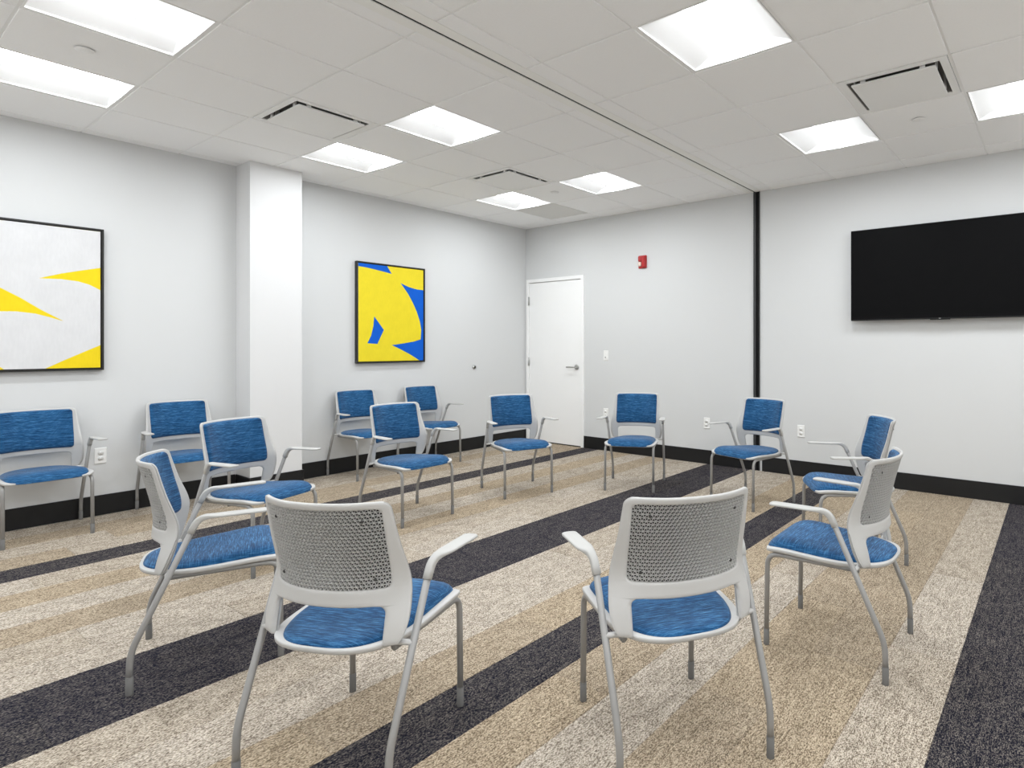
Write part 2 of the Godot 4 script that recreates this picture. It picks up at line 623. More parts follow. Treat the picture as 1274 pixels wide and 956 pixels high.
func make_chair() -> Node3D:
	var t := Node3D.new()
	t.name = "armchair"
	obj("seat_shell", make_seat_shell(), mats.plastic, t)
	obj("seat_cushion", make_seat_pad(), mats.fabric, t).set_meta("label", "blue heathered fabric seat cushion")
	var fr := obj("back_frame", make_back_frame(), mats.plastic, t)
	obj("perforated_panel", make_perforated(), mats.plastic, fr)
	obj("backing", make_backing(), mats.backing, fr)
	for s in [-1.0, 1.0]:
		for q in [[0.150, 0.590], [0.138, 0.768]]:
			var sc := new_st(true)
			var at := back_pt(s * q[0], q[1], -0.004)
			lathe(sc, [Vector2(0.0, 0.002), Vector2(0.004, 0.0018), Vector2(0.0052, 0.0)], at, Vector3(0, 0, -1), 12)
			obj("screw", sc, mats.dark_plastic, fr)
	obj("back_cushion", make_back_pad(), mats.fabric, t).set_meta("label", "blue heathered fabric back cushion")
	for s in [-1.0, 1.0]:
		var st := new_st(true)       # front leg runs on as the rail below the seat
		tube(st, rounded([Vector3(s * 0.213, 0.062, 0.2365), Vector3(s * 0.212, 0.388, 0.232), Vector3(s * 0.194, 0.386, -0.135)], 0.055, 8), 0.0105)
		var leg := obj("leg", st, mats.tube, t)
		st = new_st(true)
		tube(st, [Vector3(s * 0.213, 0.0, 0.2365), Vector3(s * 0.213, 0.003, 0.2365), Vector3(s * 0.213, 0.066, 0.2365)], 0.0118)
		obj("foot_cap", st, mats.cap, leg)
		st = new_st(true)
		tube(st, rounded([Vector3(s * 0.245, 0.062, -0.241), Vector3(s * 0.2455, 0.150, -0.2395), Vector3(s * 0.2570, 0.575, -0.0535)], 0.045, 8), 0.0108)
		leg = obj("leg", st, mats.tube, t)
		st = new_st(true)
		tube(st, [Vector3(s * 0.245, 0.0, -0.241), Vector3(s * 0.245, 0.003, -0.241), Vector3(s * 0.245, 0.066, -0.241)], 0.0120)
		obj("foot_cap", st, mats.cap, leg)
		st = new_st(true)
		var c := rounded([Vector3(s * 0.2564, 0.560, -0.0600), Vector3(s * 0.2600, 0.615, -0.0365), Vector3(s * 0.2700, 0.617, 0.045), Vector3(s * 0.2800, 0.618, 0.184)], 0.036, 8)
		var path := []
		for p in c: path.append(p)
		path.append(Vector3(s * 0.2805, 0.618, 0.192))
		var sec := []
		for p in path:
			var wide := smoothstep(-0.035, 0.045, p.z)
			var tip := 1.0 - 0.35 * smoothstep(0.178, 0.190, p.z)
			sec.append(Vector2(lerpf(0.0125, 0.0270, wide) * tip, lerpf(0.0122, 0.0060, smoothstep(-0.045, 0.03, p.z)) * tip))
		var dense := []
		var dsec := []
		for i in path.size() - 1:
			var steps := 12 if path[i].distance_to(path[i + 1]) > 0.03 else 1
			for k in steps:
				var f := float(k) / steps
				var p: Vector3 = path[i].lerp(path[i + 1], f)
				dense.append(p)
				var wide := smoothstep(-0.035, 0.045, p.z)
				var tip := 1.0 - 0.28 * smoothstep(0.180, 0.192, p.z)
				dsec.append(Vector2(lerpf(0.0125, 0.0270, wide) * tip, lerpf(0.0122, 0.0060, smoothstep(-0.045, 0.03, p.z)) * tip))
		dense.append(path[-1])
		dsec.append(sec[-1])
		sweep(st, dense, dsec, Vector3.RIGHT, 22, 3.6)
		obj("armrest", st, mats.arm, t)
		st = new_st(true)
		tube(st, [Vector3(s * 0.190, 0.404, -0.138), Vector3(s * 0.2515, 0.404, -0.131)], 0.0085, Vector3.UP)
		obj("hinge_pin", st, mats.plastic, t)
	return t

# ---------------------------------------------------------------- ceiling pieces
func ceiling_light(at: Vector3, label: String) -> void:
	var t := thing("ceiling_light", label, "light", at, 0.0, "square recessed ceiling lights")
	var hx := 0.290
	var hz := 0.295
	var st := new_st()               # flush rim
	for s in [-1.0, 1.0]:
		box(st, Vector3(minf(s * hx, s * (hx - 0.008)), 0.002, -hz), Vector3(maxf(s * hx, s * (hx - 0.008)), 0.012, hz), 0.001)
		box(st, Vector3(-hx + 0.008, 0.002, minf(s * hz, s * (hz - 0.008))), Vector3(hx - 0.008, 0.012, maxf(s * hz, s * (hz - 0.008))), 0.001)
	obj("rim", st, mats.white_paint, t)
	var lw := 0.088
	for s in [-1.0, 1.0]:            # two curved reflector wings beside the lens
		st = new_st(true)
		var n := 10
		for k in n:
			var p := []
			for e in [0, 1]:
				var f: float = float(k + e) / n
				var x: float = s * lerpf(hx - 0.006, lw, f)
				var y: float = 0.010 + 0.060 * sin(f * PI * 0.5)
				p.append(Vector2(x, y))
			quad(st, Vector3(p[0].x, p[0].y, -hz + 0.006), Vector3(p[1].x, p[1].y, -hz + 0.006), Vector3(p[1].x, p[1].y, hz - 0.006), Vector3(p[0].x, p[0].y, hz - 0.006), Vector3(0, -1, 0))
		obj("reflector", st, mats.reflector, t)
	for s in [-1.0, 1.0]:            # sloping ends
		st = new_st()
		quad(st, Vector3(-hx + 0.006, 0.010, s * (hz - 0.006)), Vector3(hx - 0.006, 0.010, s * (hz - 0.006)), Vector3(hx - 0.006, 0.075, s * (hz - 0.020)), Vector3(-hx + 0.006, 0.075, s * (hz - 0.020)), Vector3(0, -0.3, -s))
		obj("end_plate", st, mats.reflector, t)
	st = new_st(true)                # bowed lens
	var m := 10
	for k in m:
		var p := []
		for e in [0, 1]:
			var f: float = float(k + e) / m * 2.0 - 1.0
			p.append(Vector2(f * lw, 0.020 + 0.046 * f * f))
		quad(st, Vector3(p[0].x, p[0].y, -hz + 0.008), Vector3(p[1].x, p[1].y, -hz + 0.008), Vector3(p[1].x, p[1].y, hz - 0.008), Vector3(p[0].x, p[0].y, hz - 0.008), Vector3(0, -1, 0))
	obj("diffuser", st, mats.glow, t)
	st = new_st()
	box(st, Vector3(-hx, 0.078, -hz), Vector3(hx, 0.086, hz))
	obj("housing", st, mats.white_paint, t)
	var l := AreaLight3D.new()
	l.name = "lamp"
	l.area_size = Vector2(lw * 2.0 - 0.01, hz * 2.0 - 0.03)
	l.area_normalize_energy = true
	l.light_energy = LAMP
	l.light_color = Color(0.968, 0.985, 1.0)
	l.area_range = 14.0
	l.area_attenuation = 2.0
	l.shadow_enabled = true
	l.rotation_degrees = Vector3(-90, 0, 0)
	l.position = Vector3(0, 0.017, 0)
	t.add_child(l)

func air_diffuser(at: Vector3, label: String) -> void:
	var t := thing("air_diffuser", label, "vent", at, 0.0, "square plaque air diffusers")
	var st := new_st()
	var o := 0.290
	var i := 0.250
	for s in [-1.0, 1.0]:
		box(st, Vector3(minf(s * o, s * i), 0.000, -o), Vector3(maxf(s * o, s * i), 0.010, o), 0.001)
		box(st, Vector3(-i, 0.000, minf(s * o, s * i)), Vector3(i, 0.010, maxf(s * o, s * i)), 0.001)
	obj("frame", st, mats.white_paint, t)
	st = new_st()                    # square throat rising from the frame
	for s in [-1.0, 1.0]:
		quad(st, Vector3(s * i, 0.006, -i), Vector3(s * i, 0.006, i), Vector3(s * (i - 0.015), 0.09, i), Vector3(s * (i - 0.015), 0.09, -i), Vector3(-s, 0, 0))
		quad(st, Vector3(-i, 0.006, s * i), Vector3(i, 0.006, s * i), Vector3(i, 0.09, s * (i - 0.015)), Vector3(-i, 0.09, s * (i - 0.015)), Vector3(0, 0, -s))
	obj("throat", st, mats.duct, t)
	st = new_st()
	box(st, Vector3(-i, 0.09, -i), Vector3(i, 0.10, i))
	obj("duct_plate", st, mats.duct, t)
	st = new_st()
	box(st, Vector3(-0.226, -0.013, -0.226), Vector3(0.226, -0.003, 0.226), 0.002)
	obj("plaque", st, mats.white_paint, t)
	for sx in [-1.0, 1.0]:
		for sz in [-1.0, 1.0]:
			for turned in 2:
				st = new_st()
				var c := Vector3(sx * 0.16, 0.0, sz * 0.221) if turned == 0 else Vector3(sx * 0.221, 0.0, sz * 0.16)
				var half := Vector3(0.014, 0, 0.005) if turned == 0 else Vector3(0.005, 0, 0.014)
				box(st, c - half + Vector3(0, -0.004, 0), c + half + Vector3(0, 0.09, 0))
				obj("bracket", st, mats.tee, t)

func sprinkler(x: float, z: float, label: String) -> void:
	var t := thing("sprinkler_cover", label, "sprinkler", Vector3(x, CEIL, z), 0.0, "round sprinkler cover plates")
	var st := new_st(true)
	lathe(st, [Vector2(0.0, 0.0105), Vector2(0.034, 0.010), Vector2(0.040, 0.0075), Vector2(0.0412, 0.005)], Vector3.ZERO, Vector3.DOWN, 32)
	obj("cover", st, mats.white_paint, t)
	st = new_st(true)
	lathe(st, [Vector2(0.030, 0.006), Vector2(0.030, -0.002)], Vector3.ZERO, Vector3.DOWN, 24)
	obj("collar", st, mats.white_paint, t)

func build_ceiling() -> void:
	var st := new_st()
	box(st, Vector3(XL - 0.12, CEIL + 0.14, ZB - 0.12), Vector3(XR + 0.12, CEIL + 0.26, ZF + 0.12))
	var ceil := struct("ceiling", st, mats.slab, "white suspended ceiling of square tiles in a grid")
	var zs := [ZB]
	for k in range(-5, 8):
		zs.append(-2.405 + k * G)
	zs.append(ZF)
	zs = zs.filter(func(z): return z <= ZF)
	var left := [XL, -5.68, -5.08, -4.48, -3.88, -3.28, -2.68, -2.587]
	var right := [-2.430, -2.310, -1.70, -1.0904, -0.4808, 0.1288, 0.7384, 1.348, XR]
	var cache := {}
	var special := {}
	for p in LIGHTS: special[Vector2i(roundi(p.x * 10), roundi(p.y * 10))] = true
	for p in VENTS: special[Vector2i(roundi(p.x * 10), roundi(p.y * 10))] = true
	special[Vector2i(roundi(RETURN_PANEL.x * 10), roundi(RETURN_PANEL.y * 10))] = true
	var gap := 0.0065
	for xs in [left, right]:
		for i in xs.size() - 1:
			for j in zs.size() - 1:
				var x0: float = xs[i] + (gap if i > 0 else 0.0)
				var x1: float = xs[i + 1] - (gap if i < xs.size() - 2 else 0.0)
				var z0: float = zs[j] + (gap if j > 0 else 0.0)
				var z1: float = zs[j + 1] - (gap if j < zs.size() - 2 else 0.0)
				var c := Vector2((xs[i] + xs[i + 1]) * 0.5, (zs[j] + zs[j + 1]) * 0.5)
				if special.has(Vector2i(roundi(c.x * 10), roundi(c.y * 10))):
					continue
				if x1 - x0 < 0.01 or z1 - z0 < 0.01: continue
				var size := Vector3(x1 - x0, 0.016, z1 - z0)
				var key := "%.3f %.3f" % [size.x, size.z]
				if not cache.has(key): cache[key] = box_mesh(size, 0.0015)
				# a tile lies in its grid with a hair of play
				obj("ceiling_tile", cache[key], mats.tile, ceil, Vector3((x0 + x1) * 0.5, CEIL + 0.008 + rng.randf() * 0.0012, (z0 + z1) * 0.5))
	# grid bars, seen in the slots between the tiles
	for xs in [left, right]:
		for i in range(1, xs.size() - 1):
			st = new_st()
			box(st, Vector3(xs[i] - 0.012, CEIL + 0.005, ZB), Vector3(xs[i] + 0.012, CEIL + 0.012, ZF))
			box(st, Vector3(xs[i] - 0.001, CEIL + 0.012, ZB), Vector3(xs[i] + 0.001, CEIL + 0.045, ZF))
			obj("main_runner", st, mats.tee, ceil)
		for j in range(1, zs.size() - 1):
			st = new_st()
			box(st, Vector3(xs[0], CEIL + 0.0055, zs[j] - 0.012), Vector3(xs[-1], CEIL + 0.0125, zs[j] + 0.012))
			box(st, Vector3(xs[0], CEIL + 0.0125, zs[j] - 0.001), Vector3(xs[-1], CEIL + 0.045, zs[j] + 0.001))
			obj("cross_tee", st, mats.tee, ceil)
	# header that carries the partition track
	st = new_st()
	box(st, Vector3(-2.587, CEIL - 0.001, ZB), Vector3(-2.5175, CEIL + 0.03, ZF))
	box(st, Vector3(-2.4985, CEIL - 0.001, ZB), Vector3(-2.430, CEIL + 0.03, ZF))
	var tr := struct("trim_1", st, mats.header, "smooth white ceiling header with a black track slot")
	st = new_st()
	box(st, Vector3(-2.5175, CEIL + 0.004, ZB), Vector3(-2.4985, CEIL + 0.03, ZF))
	obj("track_slot", st, mats.black_deep, tr)

# ---------------------------------------------------------------- pictures
func picture_texture(w: int, h: int, ground: Color, shapes: Array, seed_: int) -> ImageTexture:
	var img := Image.create(w, h, false, Image.FORMAT_RGB8)
	var n := FastNoiseLite.new()
	n.seed = seed_
	n.frequency = 0.012
	n.fractal_octaves = 4
	var polys := []
	for s in shapes:
		var pv := PackedVector2Array()
		var bb := Rect2(Vector2(s[1][0][0] * w, s[1][0][1] * h), Vector2.ZERO)
		for q in s[1]:
			pv.append(Vector2(q[0] * w, q[1] * h))
			bb = bb.expand(Vector2(q[0] * w, q[1] * h))
		polys.append([s[0], pv, bb.grow(1.0)])
	for y in h:
		for x in w:
			var c := ground
			var p := Vector2(x + 0.5, y + 0.5)
			for s in polys:
				if s[2].has_point(p):
					var hit := 0
					for o in [Vector2(-0.25, -0.25), Vector2(0.25, -0.25), Vector2(-0.25, 0.25), Vector2(0.25, 0.25)]:
						if Geometry2D.is_point_in_polygon(p + o, s[1]): hit += 1
					c = c.lerp(s[0], hit * 0.25)
			var v := 1.0 + n.get_noise_2d(x, y) * 0.018 + n.get_noise_2d(x * 9.0, y * 2.0) * 0.014
			img.set_pixel(x, y, Color(clampf(c.r * v, 0, 1), clampf(c.g * v, 0, 1), clampf(c.b * v, 0, 1)))
	return ImageTexture.create_from_image(img)

func painting(label: String, z_left: float, z_right: float, y0: float, y1: float, tex: Texture2D) -> void:
	# hangs on the left wall; local +X runs towards the back wall
	var t := thing("framed_painting", label, "painting", Vector3(XL, (y0 + y1) * 0.5, (z_left + z_right) * 0.5), 0.0, "abstract paintings in black frames")
	var hz := (z_left - z_right) * 0.5
	var hy := (y1 - y0) * 0.5
	var fw := 0.013
	for s in [-1.0, 1.0]:
		var st := new_st()
		box(st, Vector3(0.004, -hy, minf(s * hz, s * (hz - fw))), Vector3(0.044, hy, maxf(s * hz, s * (hz - fw))), 0.0015)
		obj("frame_rail", st, mats.frame_black, t)
		st = new_st()
		box(st, Vector3(0.004, minf(s * hy, s * (hy - fw)), -hz + fw), Vector3(0.044, maxf(s * hy, s * (hy - fw)), hz - fw), 0.0015)
		obj("frame_rail", st, mats.frame_black, t)
	var st := new_st()
	box(st, Vector3(0.0, -hy + 0.002, -hz + 0.002), Vector3(0.012, hy - 0.002, hz - 0.002))
	obj("backing_board", st, mats.black_deep, t)
	var m := mat(Color.WHITE, 0.7, 0.0, 0.3)
	m.albedo_texture = tex
	m.heightmap_enabled = true
	m.heightmap_texture = noise_tex(0.3, 77, Color.BLACK, Color.WHITE, 256, 2, true)
	m.heightmap_scale = 0.02
	var g := 0.006
	var a := hz - fw - g
	var b := hy - fw - g
	st = new_st()
	box(st, Vector3(0.012, -b, -a), Vector3(0.0355, b, a))
	var cv := obj("canvas", st, mats.plate, t)
	st = new_st()
	var uv := [Vector2(0, 0), Vector2(1, 0), Vector2(1, 1), Vector2(0, 1)]
	var pv := [Vector3(0.036, b, a), Vector3(0.036, b, -a), Vector3(0.036, -b, -a), Vector3(0.036, -b, a)]
	for k in [0, 1, 2, 0, 2, 3]:
		st.set_uv(uv[k])
		st.add_vertex(pv[k])
	obj("painted_face", st, m, cv)

# ---------------------------------------------------------------- wall fittings; at = on the wall face, n = out of the wall
func wall_node(called: String, label: String, cat: String, at: Vector3, left_wall: bool, group := "") -> Node3D:
	return thing(called, label, cat, at, PI * 0.5 if left_wall else 0.0, group)

func outlet(at: Vector3, left_wall: bool, label: String) -> void:
	var t := wall_node("wall_outlet", label, "outlet", at, left_wall, "white wall outlets")
	var st := new_st()
	box(st, Vector3(-0.036, -0.0585, 0.0), Vector3(0.036, 0.0585, 0.007), 0.003)
	obj("plate", st, mats.plate, t)
	for s in [-1.0, 1.0]:
		st = new_st(true)
		sweep(st, [Vector3(0, s * 0.020, 0.006), Vector3(0, s * 0.020, 0.0105)], [Vector2(0.0165, 0.0145), Vector2(0.0165, 0.0145)], Vector3.RIGHT, 20, 2.6)
		var r := obj("receptacle", st, mats.plate, t)
		for q in [[-0.0062, 0.004, 0.0012, 0.0042], [0.0062, 0.004, 0.0012, 0.0036], [0.0, -0.0065, 0.0024, 0.0022]]:
			st = new_st()
			box(st, Vector3(q[0] - q[2], s * 0.020 + q[1] - q[3], 0.009), Vector3(q[0] + q[2], s * 0.020 + q[1] + q[3], 0.0108))
			obj("slot", st, mats.slot, r)

func wall_switch(at: Vector3) -> void:
	var t := wall_node("wall_switch", "white rocker light switch on the wall beside the door", "switch", at, false)
	var st := new_st()
	box(st, Vector3(-0.037, -0.060, 0.0), Vector3(0.037, 0.060, 0.007), 0.003)
	obj("plate", st, mats.plate, t)
	st = new_st()
	box(st, Vector3(-0.017, -0.034, 0.006), Vector3(0.017, 0.034, 0.011), 0.002)
	obj("rocker", st, mats.plate, t)
	st = new_st(true)
	lathe(st, [Vector2(0, 0.014), Vector2(0.007, 0.0135), Vector2(0.009, 0.010)], Vector3(-0.004, -0.022, 0.0), Vector3(0, 0, 1), 16)
	obj("sensor", st, mats.slot, t)

func fire_alarm(at: Vector3) -> void:
	var t := wall_node("fire_alarm", "red fire alarm strobe high on the back wall", "alarm", at, false)
	var st := new_st()
	box(st, Vector3(-0.056, -0.074, 0.0), Vector3(0.056, 0.074, 0.018), 0.006)
	obj("base", st, mats.red, t)
	st = new_st()
	box(st, Vector3(0.002, -0.068, 0.016), Vector3(0.050, 0.068, 0.046), 0.010)
	obj("horn", st, mats.red, t)
	st = new_st()
	box(st, Vector3(-0.050, 0.008, 0.016), Vector3(0.000, 0.066, 0.034), 0.006)
	obj("cover", st, mats.red, t)
	st = new_st()
	box(st, Vector3(-0.045, -0.052, 0.016), Vector3(-0.006, 0.000, 0.044), 0.010)
	obj("strobe_lens", st, mats.lens, t)

func door() -> void:
	var x0 := -5.714
	var x1 := -4.812
	var h := 2.098
	var st := new_st()
	var fw := 0.048
	box(st, Vector3(x0 - fw, 0.0, ZB - 0.10), Vector3(x0 - 0.002, h + fw, ZB + 0.016), 0.002)
	box(st, Vector3(x1 + 0.002, 0.0, ZB - 0.10), Vector3(x1 + fw, h + fw, ZB + 0.016), 0.002)
	box(st, Vector3(x0 - 0.002, h + 0.003, ZB - 0.10), Vector3(x1 + 0.002, h + fw, ZB + 0.016), 0.002)
	var d := struct("door_1", st, mats.white_paint, "white flush door with a steel lever in a white frame")
	st = new_st()
	box(st, Vector3(x0, 0.012, ZB - 0.042), Vector3(x1, h - 0.002, ZB + 0.001), 0.001)
	var leaf := obj("door_leaf", st, mats.white_paint, d)
	for y in [1.859, 1.055, 0.25]:
		st = new_st(true)
		tube(st, [Vector3(x0 - 0.001, y - 0.055, ZB + 0.014), Vector3(x0 - 0.001, y + 0.055, ZB + 0.014)], 0.0105, Vector3.RIGHT, 12)
		obj("hinge", st, mats.steel, d)
	st = new_st(true)
	lathe(st, [Vector2(0.0, 0.012), Vector2(0.026, 0.012), Vector2(0.033, 0.009), Vector2(0.034, 0.0)], Vector3(x1 - 0.070, 0.998, ZB + 0.004), Vector3(0, 0, 1), 28)
	obj("rose", st, mats.steel, leaf)
	st = new_st(true)
	tube(st, rounded([Vector3(x1 - 0.070, 0.998, ZB + 0.012), Vector3(x1 - 0.070, 0.998, ZB + 0.062), Vector3(x1 - 0.195, 0.996, ZB + 0.062)], 0.016, 5), 0.0095, Vector3.UP, 12)
	obj("lever", st, mats.steel, leaf)
	st = new_st()
	box(st, Vector3(x0 - fw, -0.002, ZB - 0.10), Vector3(x1 + fw, 0.006, ZB - 0.001))
	obj("threshold", st, mats.black, d)

func television() -> void:
	var z := ZB + 0.09
	var x0 := -1.537
	var x1 := -0.092
	var t := thing("television", "large black flat-screen television mounted on the back wall", "television", Vector3((x0 + x1) * 0.5, 1.490, ZB + 0.001))
	var hw := (x1 - x0) * 0.5
	var st := new_st()
	box(st, Vector3(-hw, 0.0, 0.052), Vector3(hw, 0.816, 0.088), 0.003)
	obj("cabinet", st, mats.tv_edge, t)
	st = new_st()
	box(st, Vector3(-hw + 0.004, 0.012, 0.0875), Vector3(hw - 0.004, 0.812, 0.0895))
	obj("screen", st, mats.screen, t)
	st = new_st()
	box(st, Vector3(-0.075, -0.006, 0.070), Vector3(0.075, 0.003, 0.090), 0.002)
	var bar := obj("sensor_bar", st, mats.black_deep, t)
	st = new_st()
	box(st, Vector3(-0.008, 0.003, 0.0885), Vector3(0.008, 0.008, 0.0905), 0.0008)
	obj("emblem", st, mats.steel, bar)
	st = new_st()
	box(st, Vector3(-0.45, 0.16, 0.025), Vector3(0.45, 0.66, 0.053), 0.006)
	obj("rear_housing", st, mats.black, t)
	st = new_st()
	box(st, Vector3(-0.30, 0.25, 0.0), Vector3(0.30, 0.31, 0.026))
	box(st, Vector3(-0.30, 0.51, 0.0), Vector3(0.30, 0.57, 0.026))
	obj("wall_bracket", st, mats.black_metal, t)

# ---------------------------------------------------------------- floor
func plank_mesh(l: float, w: float, u0: float, v0: float, flip: bool) -> ArrayMesh:
	var st := new_st()
	var hw := w * 0.5 - 0.0003
	var hl := l * 0.5 - 0.0003
	var top := 0.0
	var b := 0.0012
	var P := func(x: float, y: float, z: float) -> void:
		var u := (x / PW + 0.5)
		var v := z + u0
		st.set_uv(Vector2((1.0 - u) if flip else u, v + v0))
		st.add_vertex(Vector3(x, y, z))
	for q in [[-hw + b, top, -hl + b], [hw - b, top, -hl + b], [hw - b, top, hl - b], [-hw + b, top, -hl + b], [hw - b, top, hl - b], [-hw + b, top, hl - b]]:
		P.call(q[0], q[1], q[2])
	var ring_t := [Vector3(-hw + b, 0, -hl + b), Vector3(hw - b, 0, -hl + b), Vector3(hw - b, 0, hl - b), Vector3(-hw + b, 0, hl - b)]
	var ring_m := [Vector3(-hw, -b, -hl), Vector3(hw, -b, -hl), Vector3(hw, -b, hl), Vector3(-hw, -b, hl)]
	for k in 4:
		var k2 := (k + 1) % 4
		for rr in [[ring_t, ring_m, 0.0], [ring_m, ring_m, -0.006]]:
			var a: Vector3 = rr[0][k]
			var c: Vector3 = rr[0][k2]
			var d: Vector3 = rr[1][k2]
			var e: Vector3 = rr[1][k]
			if rr[2] < 0.0:
				d.y = rr[2]
				e.y = rr[2]
			for q in [a, d, c, a, e, d]:
				P.call(q.x, q.y, q.z)
	return mesh_of(st)

func build_floor() -> void:
	var st := new_st()
	box(st, Vector3(XL - 0.12, -0.13, ZB - 0.12), Vector3(XR + 0.12, -0.006, ZF + 0.12))
	var fl := struct("floor", st, mats.slab, "carpet planks in beige bands with charcoal stripes")
	# column k spans x from -0.33 - PW*(k+1) to -0.33 - PW*k
	var kinds := {-1: "d", 5: "d", 9: "d", 10: "d", 17: "d", 0: "l", 1: "t", 2: "t", 3: "l", 4: "t", 6: "t", 7: "l", 8: "l", 11: "l", 12: "l", 13: "t", 14: "l", 15: "t", 16: "l", 18: "s", 19: "s", 20: "s", 21: "s", 22: "s",
		-2: "l", -3: "t", -4: "l", -5: "l", -6: "t", -7: "l", -8: "t", -9: "t", -10: "l"}
	var offs := [0.0, 0.5, 0.25, 0.75]
	var cache := {}
	for k in range(-10, 23):
		var xa := maxf(-0.33 - PW * (k + 1), XL)
		var xb := minf(-0.33 - PW * k, XR)
		if xb - xa < 0.02: continue
		var z: float = ZB - offs[posmod(k * 3, 4)] * 0.999
		while z < ZF - 0.01:
			var za := maxf(z, ZB)
			var zb := minf(z + 1.0, ZF)
			z += 1.0
			if zb - za < 0.02: continue
			var variant := rng.randi() % 4
			var key := "%.3f %.3f %d" % [zb - za, xb - xa, variant]
			if not cache.has(key): cache[key] = plank_mesh(zb - za, xb - xa, 0.5, variant * 0.27, variant % 2 == 1)
			var m: Material
			var pick := rng.randf()
			match kinds.get(k, "l"):
				"d": m = mats.dark_a if pick < 0.5 else mats.dark_b
				"t": m = mats.tan_a if pick < 0.55 else mats.tan_b
				"s": m = mats.tan_b if pick < 0.5 else mats.light_b
				_: m = mats.light_a if pick < 0.6 else mats.light_b
			obj("carpet_plank", cache[key], m, fl, Vector3((xa + xb) * 0.5, 0.0, (za + zb) * 0.5))

# ---------------------------------------------------------------- layout
const LAMP := 1.38
const LIGHTS := [Vector2(-4.78, -4.5385), Vector2(-3.58, -4.5385), Vector2(-4.78, -2.71), Vector2(-3.58, -2.71), Vector2(-4.78, -0.881), Vector2(-3.58, -0.881), Vector2(-4.78, 0.948), Vector2(-3.58, 0.948),
	Vector2(-1.395, -4.5385), Vector2(-0.176, -4.5385), Vector2(1.043, -4.5385), Vector2(-1.395, -2.71), Vector2(1.043, -2.71), Vector2(-1.395, -0.881), Vector2(-0.176, -0.881), Vector2(1.043, -0.881), Vector2(-1.395, 0.948), Vector2(1.043, 0.948)]
const VENTS := [Vector2(-4.18, -2.10), Vector2(-4.18, -3.929), Vector2(-0.7856, -3.929)]
const RETURN_PANEL := Vector2(-4.78, -5.148)

